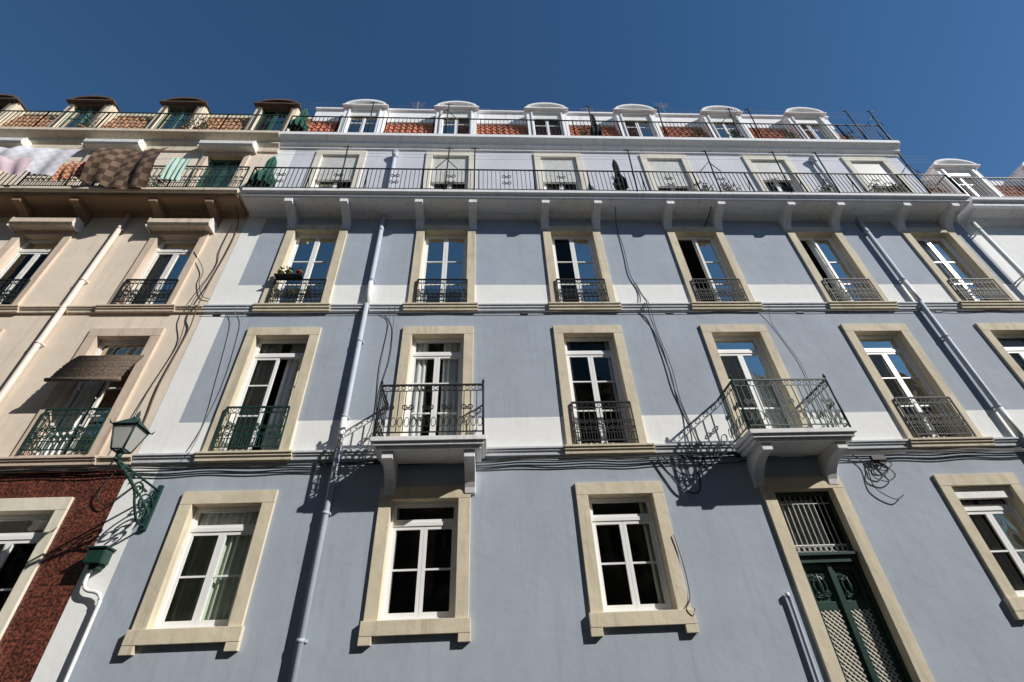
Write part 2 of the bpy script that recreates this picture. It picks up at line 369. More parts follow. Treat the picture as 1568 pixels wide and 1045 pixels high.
f3cur={0:[(.1,.45,0,1,W)],1:[(.0,.15,0,1,W),(.85,1,0,1,W)],2:[(.8,1,0,1,W)],3:[(.5,1,0,1,W)],4:[(.4,1,0,1,W)],5:[(.02,.98,0,1,W)]}
for i,c in enumerate(cols):
    window(A,c,7.23,9.72,1.08,.2,"stone","white_paint",bars=(.30,.62,),cur=f3cur[i],openl=.9 if i in(3,4) else 0,top=.2)
for i,c in enumerate(cols):
    window(A,c-.02,10.64,13.12,1.06,.19,"stone_pale","white_paint",bars=(.35,.68),cur=[(0,.3,0,1,W)],shut=[1.15,1.2,1.15,1.3,.95,1.2][i],top=.2)
A.stone.box(4.69,4.90,-.05,.3,-1.48,2.9,"stone"); A.stone.box(5.95,6.16,-.05,.3,-1.48,2.9,"stone"); A.stone.box(4.69,6.16,-.052,.3,2.9,3.11,"stone")
A.holes.append((4.7,6.15,-1.6,3.10))
def wm(x,z):
    if x<-5.56: return "plaster_white"
    if z>10.4: return "plaster_lilac"
    if 3.7<z<4.4 or 7.1<z<7.85: return "plaster_white"
    return "plaster_grey"
wall_sheet(A.wall,XL,XR,-1.6,13.9,A.holes,wm,xb=(-5.56,),zb=(3.7,4.40,7.1,7.85,10.4))
A.wall.quad((XL,0,-1.6),(XL,13,-1.6),(XL,13,17.3),(XL,0,13.9),"plaster_white")
A.wall.quad((XR,0,-1.6),(XR,13,-1.6),(XR,13,17.3),(XR,0,13.9),"plaster_white")
A.wall.quad((XL,13,-1.6),(XR,13,-1.6),(XR,13,17.3),(XL,13,17.3),"plaster_white")
PX=(-2.60,10.0)
ledge(A,XL,XR,3.62,3.77,cols,1.62,"ledge_paint","stone",PX); ledge(A,XL,XR,7.02,7.19,cols,1.62,"ledge_paint","stone",PX)
for xv in (-6+.2,.75,3.9+.1,7.0,10.3):
    A.misc.box(xv,xv+.16,-.012,.0-.002,6.93,6.985,"cable_black")
for i,c in enumerate(cols):
    railing(A.rail,(c-.56,-.075),(c+.56,-.075),7.24,7.95,"iron_black",'ornate',.1)
    if i not in (1,3): railing(A.rail,(c-.58,-.075),(c+.54,-.075),3.81,4.66,"iron_green" if i==0 else "iron_black",'ornate',.1)
for (a,b,d,k) in ((-1.91,-.02,.75,.0),(4.42,6.29,.79,.0)):
    S=A.slab
    S.box(a,b,-d,-.11,3.60,3.68,"cornice_white"); S.box(a+.04,b-.04,-d+.04,-.108,3.54,3.60,"cornice_white"); S.box(a+.09,b-.09,-d+.09,-.05,3.48,3.54,"cornice_white")
    for xx in (a+.28,b-.28): bracket(S,xx,.18,3.48,.54,d-.14,"cornice_white")
    R=A.rail; y=-d+.05; zz0,zz1=3.71,4.69
    m="iron_black" if a<0 else "iron_green"
    railing(R,(a+.05,y),(b-.05,y),zz0,zz1,m,'belly',.115); railing(R,(a+.05,y),(a+.05,-.01),zz0,zz1,m,'belly',.115,False); railing(R,(b-.05,y),(b-.05,-.01),zz0,zz1,m,'belly',.115,False)
    for xx in (a+.05,b-.05):
        R.tube([(xx,y,3.68),(xx,y,4.76)],.02,m,6); R.tube([(xx,y,4.74),(xx,y,4.81)],[.03,.008],m,6)
SP=[(.01,10.20),(-.08,10.24),(-.14,10.30),(-.56,10.30),(-.60,10.34),(-.60,10.40),(-.68,10.44),(-.68,10.54),(.01,10.54)]
A.slab.prof(SP,XL+.05,XR-.05,"cornice_white")
for c in cols:
    for q in (-.67,.67): bracket(A.slab,c+q,.2,10.302,.54,.56,"cornice_white")
segs=13; xs=[XL+.08+(XR-.16-XL)*i/segs for i in range(segs+1)]
for i in range(segs):
    railing(A.rail,(xs[i],-.64),(xs[i+1],-.64),10.55,11.47,"iron_black",'plain',.115)
    xm=(xs[i]+xs[i+1])/2
    for q in (-1,1):
        for zc in (11.18,10.90): A.rail.tube(spiral((xm+q*.06,zc),.075,.02,0 if q<0 else math.pi,1.3*q,lambda a,b:(a,-.64,b)),.009,"iron_black",4)
    A.rail.tube([(xs[i],-.64,10.56),(xs[i],-.5,10.74),(xs[i],-.64,11.14)],.01,"iron_black",4)
railing(A.rail,(XR-.08,-.64),(XR-.08,0),10.55,11.47,"iron_black",'plain',.115)
railing(A.rail,(XL+.08,-.64),(XL+.08,0),10.55,11.47,"iron_black",'plain',.115)
A.led.prof([(.01,13.42),(-.05,13.42),(-.06,13.5),(-.14,13.55),(-.14,13.62),(-.25,13.70),(-.30,13.74),(-.30,13.88),(.01,13.88)],XL,XR+.12,"cornice_white")
for i in range(segs):
    x=[XL+.1+(XR-.1-XL)*k/segs for k in range(segs+1)]
    railing(A.rail,(x[i],-.25),(x[i+1],-.25),13.88,14.86,"iron_black",'plain',.12)
A.roof.box(XL,XR,-.01,.5,13.885,13.93,"zinc")
tiles(A.roof,XL,XR,.42,13.95,.96,16.75,"terracotta")
A.roof.box(XL,XR+.05,.86,1.15,16.7,17.42,"cornice_white"); A.roof.box(XL-.02,XR+.08,.78,1.2,17.42,17.5,"cornice_white")
A.roof.quad((XL,1.15,17.3),(XR,1.15,17.3),(XR,13,17.3),(XL,13,17.3),"terracotta")
for k in range(90):
    x=XL+.3+k*.21
    if random.random()<.6: A.roof.tube([(x,.85,17.5),(x,.83,17.5+.12+random.random()*.08)],.006,"zinc",4)
for c in cols: dormer(A,c,.58,14.6,17.0,17.5,1.42,"white_paint","cornice_white","white_paint","plaster_white",.35)
for (x,h) in ((-2.6,1.5),(4.0,1.3),(7.1,1.8)):
    an=A.roof; an.tube([(x,1.3,17.3),(x,1.3,17.6+h)],.014,"zinc",5)
    for k in range(5): an.tube([(x-.3+.03*k,1.3,17.5+h-.08*k),(x+.3-.03*k,1.3,17.5+h-.08*k)],.006,"zinc",4)
A.done()
# ---- entrance door
Dr=empty("entrance_door")
d=MB("door_leaves",Dr,.006); dl=MB("door_lattice",Dr); dg=MB("transom_glass",Dr); dc=MB("transom_curtain",Dr); db=MB("door_room",Dr)
x0,x1,xm=4.90,5.95,5.425
for a in (x0,x1-.06): d.box(a,a+.06,.10,.24,-1.48,2.9,"door_green")
d.box(x0+.06,x1-.06,.10,.24,2.83,2.9,"door_green")
d.box(x0+.06,x1-.06,.05,.24,1.74,1.90,"door_green"); d.box(x0+.03,x1-.03,.0,.11,1.84,1.88,"door_green")
dg.quad((x0+.06,.17,1.9),(x1-.06,.17,1.9),(x1-.06,.17,2.83),(x0+.06,.17,2.83),"window_glass")
for i in range(1,10):
    x=x0+.06+i*(x1-x0-.12)/10; d.tube([(x,.13,1.9),(x,.13,2.83)],.008,"old_white_paint",6)
for z in (2.02,2.7): d.box(x0+.06,x1-.06,.12,.14,z-.008,z+.008,"old_white_paint")
for i in range(10):
    x=x0+.06+(i+.5)*(x1-x0-.12)/10
    d.tube([(x+.035*math.cos(k*math.pi/5),.13,1.96+.045*math.sin(k*math.pi/5)) for k in range(10)],.006,"old_white_paint",4,True)
curtain(dc,x0+.05,x0+.8,1.92,2.8,.24,"curtain_white",.03,.14)
for s,(a,b) in enumerate(((x0+.06,xm-.003),(xm+.003,x1-.06))):
    y=.14
    d.box(a,a+.08,y,y+.06,-1.46,1.74,"door_green"); d.box(b-.08,b,y,y+.06,-1.46,1.74,"door_green")
    for (z0,z1) in ((1.64,1.74),(1.08,1.2),(-.55,-.43),(-1.46,-1.25)): d.box(a+.08,b-.08,y,y+.06,z0,z1,"door_green")
    d.box(a+.08,b-.08,y+.03,y+.05,1.2,1.64,"door_green"); d.box(a+.08,b-.08,y+.03,y+.05,-1.25,-.55,"door_green"); d.box(a+.14,b-.14,y+.01,y+.03,-1.15,-.65,"door_green")
    cx=(a+b)/2
    d.tube([(cx+.1*math.cos(k*math.pi/8),y+.02,1.42+.14*math.sin(k*math.pi/8)) for k in range(16)],.018,"door_green",6,True)
    for q in (-1,1):
        for zc in (1.30,1.54): d.tube(spiral((cx+q*.07,zc),.055,.012,0,1.4*q,lambda p,r:(p,y+.01,r)),.012,"door_green",5)
    d.tube([(cx,y+.02,1.24),(cx,y-.0,1.42),(cx,y+.02,1.6)],[.012,.03,.012],"door_green",8)
    z0,z1=-.43,1.08; w=b-a-.16; st=.075
    t=-(z1-z0)
    while t<w:
        for sg in (1,-1):
            s0=max(0,-t); s1=min(z1-z0,w-t)
            if s1>s0:
                if sg==1: p=(a+.08+t+s0,z0+s0); q=(a+.08+t+s1,z0+s1)
                else: p=(a+.08+t+s0,z1-s0); q=(a+.08+t+s1,z1-s1)
                dl.tube([(p[0],y+.012+.006*sg,p[1]),(q[0],y+.012+.006*sg,q[1])],.013,"tv_lattice",4)
        t+=st
    db.quad((a,y+.062,-1.4),(b,y+.062,-1.4),(b,y+.062,1.15),(a,y+.062,1.15),"room_dark")
d.box(xm-.035,xm+.035,.10,.14,-1.46,1.74,"door_green"); d.box(x0,x1,-.05,.3,-1.6,-1.48,"stone_cream")
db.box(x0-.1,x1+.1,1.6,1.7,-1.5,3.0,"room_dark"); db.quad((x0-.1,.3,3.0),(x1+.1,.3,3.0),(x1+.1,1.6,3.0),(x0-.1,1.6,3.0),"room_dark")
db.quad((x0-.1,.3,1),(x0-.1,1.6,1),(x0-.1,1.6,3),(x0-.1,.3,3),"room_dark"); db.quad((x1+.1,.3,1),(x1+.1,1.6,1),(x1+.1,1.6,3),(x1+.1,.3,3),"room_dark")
for q in (d,dl,dg,dc,db): q.done()
# ================================================================= LEFT BUILDING
B=Bld("apartment_building")
LX0,LX1=-20.0,XL-.004
lcols=[-7.40,-10.55,-13.7,-16.9]
for i,c in enumerate(lcols):
    window(B,c-.02,1.0,2.85,1.12,.17,"stone_cream","white_paint",transom=.36,bars=(.5,),sill='ears',cur=[(0,.5,0,1,W)])
    window(B,c+.05,3.80,6.38,1.04,.2,"stone_pink","green_window_paint" if i else "old_white_paint",transom=.5,bars=(.4,.7),cur=[(0,.4,0,1,W)],openl=1.2 if i==0 else 0)
    window(B,c,7.23,9.50,.98,.17,"stone_pink","old_white_paint",transom=.4,bars=(.5,),cur=[(.1,.9,0,1,W)] if i==0 else [(.7,1,0,1,W)],top=.16)
    window(B,c,10.64,13.0,1.0,.15,"stone_pink","green_window_paint" if i%2==0 else "old_white_paint",bars=(.4,.7),cur=[(0,1,0,1,W)],top=.2)
    railing(B.rail,(c-.55,-.075),(c+.55,-.075),7.24,7.95,"iron_black",'ornate',.1)
    railing(B.rail,(c-.5,-.09),(c+.6,-.09),3.81,4.66,"iron_green",'ornate',.1)
    for (zz,ww) in ((9.62,.72),(13.15,.75)):
        B.misc.prof([(-.0015,zz),(-.24,zz),(-.29,zz+.06),(-.29,zz+.2),(-.2,zz+.3),(-.0015,zz+.3)],c-ww,c+ww,"cornice_cream" if zz<10 else "old_white_paint")
        B.misc.box(c-ww-.03,c-ww-.002,-.26,-.001,zz-.03,zz+.27,"old_white_paint"); B.misc.box(c+ww+.002,c+ww+.03,-.26,-.001,zz-.03,zz+.27,"old_white_paint")
def wm2(x,z): return "brown_wall_tiles" if z<3.62 else "plaster_cream"
wall_sheet(B.wall,LX0,LX1,-1.6,13.9,B.holes,wm2,zb=(3.62,))
B.wall.quad((LX0,0,-1.6),(LX0,13,-1.6),(LX0,13,17),(LX0,0,13.9),"plaster_cream"); B.wall.quad((LX0,13,-1.6),(LX1,13,-1.6),(LX1,13,17),(LX0,13,17),"plaster_cream")
ledge(B,LX0,LX1,3.60,3.74,lcols,1.6,"cornice_cream","stone_pink",(-8.86,)); ledge(B,LX0,LX1,7.02,7.17,lcols,1.6,"cornice_cream","stone_pink",(-8.86,))
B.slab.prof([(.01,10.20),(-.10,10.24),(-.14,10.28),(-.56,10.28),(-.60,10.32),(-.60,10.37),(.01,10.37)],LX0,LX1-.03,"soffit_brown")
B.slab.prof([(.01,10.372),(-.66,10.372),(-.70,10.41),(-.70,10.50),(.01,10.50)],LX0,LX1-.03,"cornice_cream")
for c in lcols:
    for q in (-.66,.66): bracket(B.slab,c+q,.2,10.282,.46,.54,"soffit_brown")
n=8
for i in range(n):
    a=LX0+(LX1-.05-LX0)*i/n; b=LX0+(LX1-.05-LX0)*(i+1)/n
    railing(B.rail,(a,-.66),(b,-.66),10.51,11.45,"iron_green",'ornate' if i>4 else 'plain',.12); railing(B.rail,(a,-.28),(b,-.28),13.86,14.84,"iron_green",'plain',.12)
B.led.prof([(.01,13.2),(-.05,13.2),(-.06,13.4),(-.14,13.5),(-.14,13.6),(-.28,13.68),(-.34,13.72),(-.34,13.84),(.01,13.84)],LX0,LX1,"cornice_cream")
B.roof.box(LX0,LX1,-.01,.5,13.845,13.9,"zinc")
tiles(B.roof,LX0,LX1,.42,13.92,.98,16.95,"terracotta_old")
B.roof.box(LX0,LX1,.9,1.15,16.9,17.08,"cornice_cream"); B.roof.quad((LX0,1.15,17.05),(LX1,1.15,17.05),(LX1,13,17.05),(LX0,13,17.05),"terracotta_old")
for c in (-7.2,-10.35,-13.4,-16.5): dormer(B,c,.58,14.6,17.0,17.42,1.4,"dormer_brown","dormer_brown","green_window_paint","cornice_cream",0)
B.done()
# ================================================================= RIGHT BUILDING
C=Bld("apartment_building")
RX0,RX1=XR+.004,24.
rc=[15.3,18.5,21.7]
for c in rc:
    for (z0,z1) in ((3.8,6.3),(7.1,9.5)):
        window(C,c,z0,z1,1.08,.18,"stone_cream","white_paint",bars=(.4,.7),cur=[(0,.5,0,1,W)]); railing(C.rail,(c-.56,-.07),(c+.56,-.07),z0+.02,z0+.8,"iron_black",'ornate',.1)
    window(C,c,.9,2.8,1.08,.18,"stone_cream","white_paint",bars=(.5,),sill='ears')
wall_sheet(C.wall,RX0,RX1,-1.6,10.6,C.holes,lambda x,z:"plaster_white")
C.wall.quad((RX1,0,-1.6),(RX1,13,-1.6),(RX1,13,13),(RX1,0,10.6),"plaster_white"); C.wall.quad((RX0,13,-1.6),(RX1,13,-1.6),(RX1,13,13),(RX0,13,13),"plaster_white")
ledge(C,RX0,RX1,3.62,3.76,rc,1.6,"cornice_white","stone_cream"); ledge(C,RX0,RX1,6.8,6.95,rc,1.6,"cornice_white","stone_cream")
C.slab.prof([(.01,10.0),(-.10,10.05),(-.2,10.15),(-.45,10.2),(-.5,10.28),(-.5,10.4),(-.58,10.44),(-.58,10.55),(.01,10.55)],RX0+.1,RX1,"cornice_white")
for i in range(5):
    a=RX0+.15+(RX1-RX0-.15)*i/5; b=RX0+.15+(RX1-RX0-.15)*(i+1)/5
    railing(C.rail,(a,-.54),(b,-.54),10.56,11.5,"iron_black",'plain',.12)
C.roof.box(RX0,RX1,0,.5,10.56,10.62,"zinc"); tiles(C.roof,RX0,RX1,.42,10.65,.95,13.3,"terracotta"); C.roof.box(RX0,RX1,.86,1.1,13.25,13.5,"cornice_white")
C.roof.quad((RX0,1.1,13.3),(RX1,1.1,13.3),(RX1,13,13.3),(RX0,13,13.3),"terracotta")
for c in (15.5,18.6,21.8): dormer(C,c,.58,11.4,13.7,14.15,1.45,"white_paint","cornice_white","white_paint","plaster_white",.3)
C.done()
# ================================================================= OPPOSITE SIDE OF THE STREET + GROUND
Yo=-10.8
def opposite(X0,X1,OT,zs):  # unseen houses across the street; heights shaped to cut sky light on the facade
    O=Bld("apartment_building"); Oh=[]; ow=O.wall
    nb=int((X1-X0)/3.1)
    for k in range(nb):
        c=X0+(k+.5)*(X1-X0)/nb
        for (z0,z1) in zs:
            Oh.append((c-.55,c+.55,z0,z1))
            sash(O.fr,O.gl,c-.55,c,z0,z1,Yo-.1,"white_paint",(.5,)); sash(O.fr,O.gl,c,c+.55,z0,z1,Yo-.1,"white_paint",(.5,))
            O.stone.box(c-.75,c-.55,Yo-.15,Yo+.04,z0,z1,"stone_cream"); O.stone.box(c+.55,c+.75,Yo-.15,Yo+.04,z0,z1,"stone_cream"); O.stone.box(c-.75,c+.75,Yo-.15,Yo+.045,z1,z1+.18,"stone_cream"); O.stone.box(c-.8,c+.8,Yo-.15,Yo+.08,z0-.14,z0,"stone_cream")
            O.room.quad((c-.6,Yo-.5,z0),(c+.6,Yo-.5,z0),(c+.6,Yo-.5,z1),(c-.6,Yo-.5,z1),"room_dark")
    wall_sheet(ow,X0,X1,-1.6,OT,Oh,lambda x,z:"opposite_plaster",y=Yo)
    O.led.box(X0,X1,Yo-.1,Yo+.2,OT,OT+.15,"cornice_white"); O.roof.box(X0,X1,Yo-9,Yo-.12,OT-.1,OT+.12,"terracotta")
    ow.quad((X0,Yo-9,-1.6),(X1,Yo-9,-1.6),(X1,Yo-9,OT),(X0,Yo-9,OT),"opposite_plaster"); ow.quad((X0,Yo-9,-1.6),(X0,Yo,-1.6),(X0,Yo,OT),(X0,Yo-9,OT),"opposite_plaster"); ow.quad((X1,Yo-9,-1.6),(X1,Yo,-1.6),(X1,Yo,OT),(X1,Yo-9,OT),"opposite_plaster")
    O.done()
Z3=((.2,1.9),(3.6,5.8),(7.0,9.2),(10.2,11.6))
opposite(0.006,36.,12.2,Z3)  # raised to block low sky light, just short of the sun
opposite(-44.,0.,16.8,Z3[:3]+((10.4,12.4),(13.6,15.6)))  # unseen taller block, added to hide sky light from the left
opposite(36.006,80.,17.2,Z3[:3]+((10.4,12.4),(13.6,15.6)))  # unseen taller block, added to screen bright sky at far right
g=MB("ground"); g.quad((-1500,-1500,-1.63),(1500,-1500,-1.63),(1500,1500,-1.63),(-1500,1500,-1.63),"ground_earth"); g.done()
r=MB("street"); r.quad((-90,Yo+1.6,-1.615),(90,Yo+1.6,-1.615),(90,-2.2,-1.615),(-90,-2.2,-1.615),"asphalt"); r.done()
for (a,b) in ((-2.05,-.002),(Yo+.002,Yo+1.45)):
    p=MB("pavement"); p.box(-90,90,a,b,-1.626,-1.49,"cobble_pavement"); kx=(a-.15,a-.002) if a>-5 else (b+.002,b+.15); p.box(-90,90,kx[0],kx[1],-1.626,-1.485,"kerb_stone"); p.done()
# ================================================================= DRAIN PIPES
def drain(x,y,ztop,zbot,m,sides=(),r=.052,hop=True,white=()):
    p=MB("drain_pipe")
    p.tube([(x,y,ztop),(x,y,zbot)],r,m,12)
    for (za,zb) in white: p.tube([(x,y,za),(x,y,zb)],r+.003,"pipe_white",12)
    z=zbot+.6
    while z<ztop:
        p.tube([(x,y,z),(x,y,z+.05)],r+.007,m,12); p.box(x-.07,x-.05,y-.01,-.001,z+.01,z+.045,m); p.box(x+.05,x+.07,y-.01,-.001,z+.01,z+.045,m); z+=1.75
    if hop:
        p.tube([(x,y,ztop-.02),(x,y,ztop+.18)],[r,r*2.0],m,12); p.tube([(x,y,ztop+.18),(x,y,ztop+.26)],r*2.1,m,12)
    return p.done()
WS=((3.78,4.4),(7.2,7.85))
drain(-2.60,-.085,10.25,-1.45,"pipe_grey",white=WS,hop=False); drain(-2.62,-.085,12.9,10.56,"pipe_grey")
drain(10.0,-.085,10.25,-1.45,"pipe_grey",white=WS,hop=False); drain(10.0,-.085,12.9,10.56,"pipe_grey")
drain(13.02,-.18,10.0,-1.45,"pipe_white",hop=False); drain(-8.86,-.085,10.2,-1.45,"pipe_pink",hop=False)
p=MB("drain_pipe"); p.tube(smooth([(-5.86,-.08,1.95),(-5.86,-.08,1.75),(-5.78,-.08,1.66),(-5.62,-.08,1.62),(-5.54,-.08,1.52),(-5.53,-.08,1.2),(-5.53,-.08,-1.45)]),.026,"pipe_white",10); p.done()
p=MB("cable_conduit"); p.tube(smooth([(4.50,-.05,1.25),(4.52,-.05,1.0),(4.5,-.05,-1.4)]),.026,"pipe_grey",8); p.tube([(4.50,-.05,1.25),(4.5,-.05,1.31)],.034,"pipe_white",8); p.done()
# ================================================================= CABLES
def cable(pts,r=.012,m="cable_black",name="electric_cable",n=5):
    c=MB(name); c.tube(smooth(pts,n),r,m,6); c.done()
def wob(x0,x1,z,y,n,a,sag=0):
    return [(x0+(x1-x0)*i/n,y-random.random()*.02,z+random.uniform(-a,a)-sag*(i%2)) for i in range(n+1)]
c=MB("electric_cable")
for k in range(4):
    for (a,b) in ((XL-4,-1.9),(-1.95,4.5),(6.3,12.8),(4.4,6.4)):
        c.tube(smooth(wob(a,b,3.575-.026*k,-.05-.012*k,int((b-a)*1.3)+2,.010,.022),4),.010,"cable_black",6)
c.tube(smooth(wob(-14,XL-.5,3.55,-.05,12,.02,.04),4),.014,"cable_brown",6)
c.tube(smooth(wob(XL,XR,6.98,-.03,30,.006,.01),3),.007,"cable_grey",5)
c.done()
cable([(3.30,-.5,10.5),(3.35,-.3,10.2),(3.38,-.04,9.9),(3.42,-.03,9.0),(3.40,-.03,8.2),(3.52,-.03,7.6),(3.57,-.13,7.15),(3.60,-.04,6.8),(3.68,-.04,5.8),(3.68,-.03,5.0),(3.75,-.03,4.4),(3.78,-.12,3.72),(3.85,-.05,3.4)],.010)
cable([(3.48,-.03,7.9),(3.56,-.03,7.5),(3.62,-.13,7.1),(3.66,-.04,6.5),(3.75,-.03,5.5),(3.74,-.03,4.7),(3.82,-.03,4.1),(3.86,-.12,3.7)],.008)
cable([(5.9,-.5,10.45),(5.85,-.3,10.2),(5.7,-.03,9.9)],.015)
cable([(3.0,-.06,3.55),(3.15,-.06,3.2),(3.3,-.07,2.95),(3.5,-.07,2.86),(3.62,-.07,2.95),(3.7,-.06,3.3),(3.85,-.06,3.5)],.014)
cable([(3.1,-.06,3.55),(3.35,-.06,3.22),(3.6,-.07,3.2),(3.9,-.07,3.36),(4.4,-.06,3.40),(4.7,-.06,3.46)],.011)
for dx in (-.5,0.): 
    cable([(cols[0]-.9+dx*.4,-.14,7.1),(cols[0]-.95+dx*.4,-.02,6.6),(cols[0]-.85+dx*.3,-.02,5.3),(cols[0]-.92,-.02,4.3),(cols[0]-.9,-.14,3.7)],.005,"cable_grey")
cable([(-1.98,-.14,7.1),(-1.98,-.02,6.6),(-1.95,-.02,5.8),(-2.05,-.02,5.0),(-2.0,-.02,4.3)],.006)
cable([(-2.1,-.14,7.1),(-2.08,-.02,6.7),(-2.12,-.02,5.6),(-2.08,-.02,4.4),(-2.1,-.14,3.7)],.006,"cable_brown")
cable([(6.35,-.14,7.1),(6.3,-.02,6.6),(6.5,-.02,5.6),(6.45,-.02,4.8)],.005)
cable([(-6.35,-.6,10.45),(-6.2,-.2,10.2),(-6.15,-.03,9.8),(-6.12,-.03,9.0),(-6.18,-.03,8.0),(-6.1,-.15,7.1),(-6.14,-.03,6.5),(-6.2,-.03,5.2),(-6.15,-.03,4.3),(-6.2,-.15,3.7)],.013,"cable_brown")
cable([(-6.3,-.03,9.9),(-6.3,-.03,9.0),(-6.22,-.03,8.4),(-6.25,-.15,7.1),(-6.22,-.03,6.2),(-6.35,-.03,5.0),(-6.3,-.14,3.8)],.008,"cable_black")
cable([(-6.86,-.05,8.9),(-6.45,-.05,8.3),(-6.4,-.04,7.9),(-6.2,-.04,7.5),(-6.0,-.03,7.4)],.008)
cable([(-6.2,-.05,3.5),(-6.3,-.07,3.1),(-6.1,-.07,2.9),(-5.9,-.06,3.1),(-5.7,-.06,3.3),(-5.5,-.06,3.2)],.010)
cable([(2.97,-.07,2.2),(3.02,-.06,1.7),(3.0,-.06,1.3),(2.9,-.08,1.15),(2.97,-.08,1.05),(3.03,-.07,1.15)],.008,"cable_brown")
co=MB("cable_coil")
for k in range(4):
    cx,cz,r1,r2=7.0+random.uniform(-.06,.06),3.36-.06*k,.15+random.uniform(-.05,.05),.06+.045*k
    co.tube([(cx+r1*math.cos(a)*(1+.25*math.sin(3*a+k)),-.05-.008*k,cz+r2*math.sin(a)) for a in [q*math.pi/10 for q in range(20)]],.010,"cable_black",5,True)
co.tube(smooth([(6.6,-.05,3.5),(6.75,-.06,3.3),(6.7,-.06,2.9),(6.95,-.06,2.68),(7.15,-.06,2.75)]),.009,"cable_black",6)
co.box(6.9,7.15,-.1,-.04,3.38,3.46,"cable_black"); co.done()
# ================================================================= LANTERN
Lm=empty("wall_street_lamp")
lb=MB("bracket",Lm); lx=-5.38; m="iron_green"; LY=-1.2
lb.box(lx-.035,lx+.035,-.05,-.001,2.5,3.22,m)
lb.tube([(lx,-.04,3.12),(lx,LY-.05,3.16)],.018,m,8)
pl=lambda y,z:(lx,y*1.2,z-.14)
lb.tube(smooth([pl(-.05,2.7),pl(-.22,2.72),pl(-.38,2.9),pl(-.5,3.08),pl(-.75,3.2),pl(-1.0,3.28)]),.018,m,6)
for (c0,r0,a0,tn) in (((-.2,2.98),.17,0,1.6),((-.42,3.12),.11,math.pi,-1.5),((-.65,3.2),.07,0,1.4),((-.22,2.8),.09,math.pi/2,-1.4),((-.85,3.24),.04,0,1.3),((-.12,3.15),.08,0,1.3)):
    lb.tube(spiral(c0,r0,r0*.2,a0,tn,pl,20),.015,m,6)
for k in range(10):
    t=k/9; lb.tube([pl(-.1-.7*t,2.8+.35*t),pl(-.06-.7*t,2.9+.33*t),pl(-.14-.7*t,2.98+.3*t)],[.004,.026,.004],m,5)
lb.tube([(lx,LY,3.14),(lx,LY,3.29)],[.03,.05],m,10); lb.done()
lf=MB("lantern_frame",Lm); lg=MB("lantern_panes",Lm)
def ring(h,z): return [(lx+h*a,LY+h*b,z) for a,b in ((-1,-1),(1,-1),(1,1),(-1,1))]
b0=ring(.088,3.29); b1=ring(.16,3.64); b2=ring(.19,3.65); b3=ring(.075,3.78)
for i in range(4):
    j=(i+1)%4
    lf.tube([b0[i],b1[i]],.013,m,5); lf.tube([b0[i],b0[j]],.013,m,5); lf.tube([b1[i],b1[j]],.015,m,5)
    q=[(x*.985+lx*.015,(y-LY)*.985+LY,z) for x,y,z in (b0[i],b0[j],b1[j],b1[i])]
    lg.add(q,[(0,1,2,3)],"lamp_glass")
lf.add(b2+b3,[(i,(i+1)%4,(i+1)%4+4,i+4) for i in range(4)]+[(4,5,6,7)],m)
lf.add(b2+ring(.08,3.68),[(i,(i+1)%4,(i+1)%4+4,i+4) for i in range(4)],m)
lf.tube([(lx,LY,3.78),(lx,LY,3.83),(lx,LY,3.85),(lx,LY,3.89),(lx,LY,3.96)],[.07,.055,.022,.028,.004],m,8)
lf.tube([(lx,LY,3.29),(lx,LY,3.42)],.018,m,8)
for q in b2: lf.tube([q,(q[0]+(q[0]-lx)*.12,q[1]+(q[1]-LY)*.12,q[2]+.06)],[.014,.003],m,5)
lf.done(); lg.done()
fb=MB("electrical_box",bevel=.012); fb.box(-5.93,-5.68,-.22,-.02,2.0,2.2,"door_green"); fb.box(-5.96,-5.65,-.25,-.01,2.2,2.23,"door_green"); fb.box(-5.88,-5.74,-.14,-.002,1.93,2.0,"iron_green"); fb.done()
# ================================================================= PLANTS
def foliage(mb,c,r,n,ms,drop=.0):
    for i in range(n):
        u=Vector((random.gauss(0,1),random.gauss(0,1),random.gauss(0,1))).normalized()*random.random()**.5
        p=Vector((c[0]+u.x*r[0],c[1]+u.y*r[1],c[2]+u.z*r[2]))
        a=Vector((random.uniform(-1,1),random.uniform(-1,1),random.uniform(-.3,1))).normalized(); b=a.cross(Vector((random.random(),random.random(),random.random()))).normalized()
        s=random.uniform(.03,.06)
        mb.add([p,p+a*s+b*s*.35,p+a*s*2,p+a*s-b*s*.35],[(0,1,2,3)],random.choice(ms))
def pot(c,r,h,m,fol,n=60,ms=("leaf",),stem=0):
    q=MB("potted_plant"); x,y,z=c
    q.tube([(x,y,z),(x,y,z+h*.85),(x,y,z+h*.85),(x,y,z+h)],[r*.7,r*.95,r*1.08,r*1.08],m,12)
    for k in range(5): q.tube([(x,y,z+h),(x+random.uniform(-.06,.06),y+random.uniform(-.05,.05),z+h+fol[2]*1.2)],[.008,.004],"leaf_dry",4)
    foliage(q,(x,y,z+h+fol[2]*.9),fol,n,ms); q.done()
pot((-4.62,-.17,7.97),.07,.13,"pot_yellow",(.08,.06,.06),26); pot((-4.44,-.17,7.97),.07,.13,"pot_yellow",(.08,.06,.06),26); pot((-4.22,-.17,7.97),.06,.13,"pot_red",(.04,.04,.04),12)
sh=MB("planter_shelf"); sh.box(-4.72,-4.12,-.25,-.10,7.95,7.967,"iron_black"); sh.done()
for x in (9.3,10.7,11.1,11.4): pot((x,-.42,10.55),.13,.26,"pot_terracotta",(.2,.14,.28),90,("leaf","leaf_dry"))
for x in (5.9,6.6): pot((x,-.42,10.55),.1,.3,"pot_terracotta",(.3,.1,.25),80,("leaf","leaf_dry"))
for x in (-8.6,-15.2,-15.6,-11.9,-9.0): pot((x,-.1,13.9),.13,.3,"pot_terracotta",(.28,.15,.4),150,("leaf","leaf_dry"))
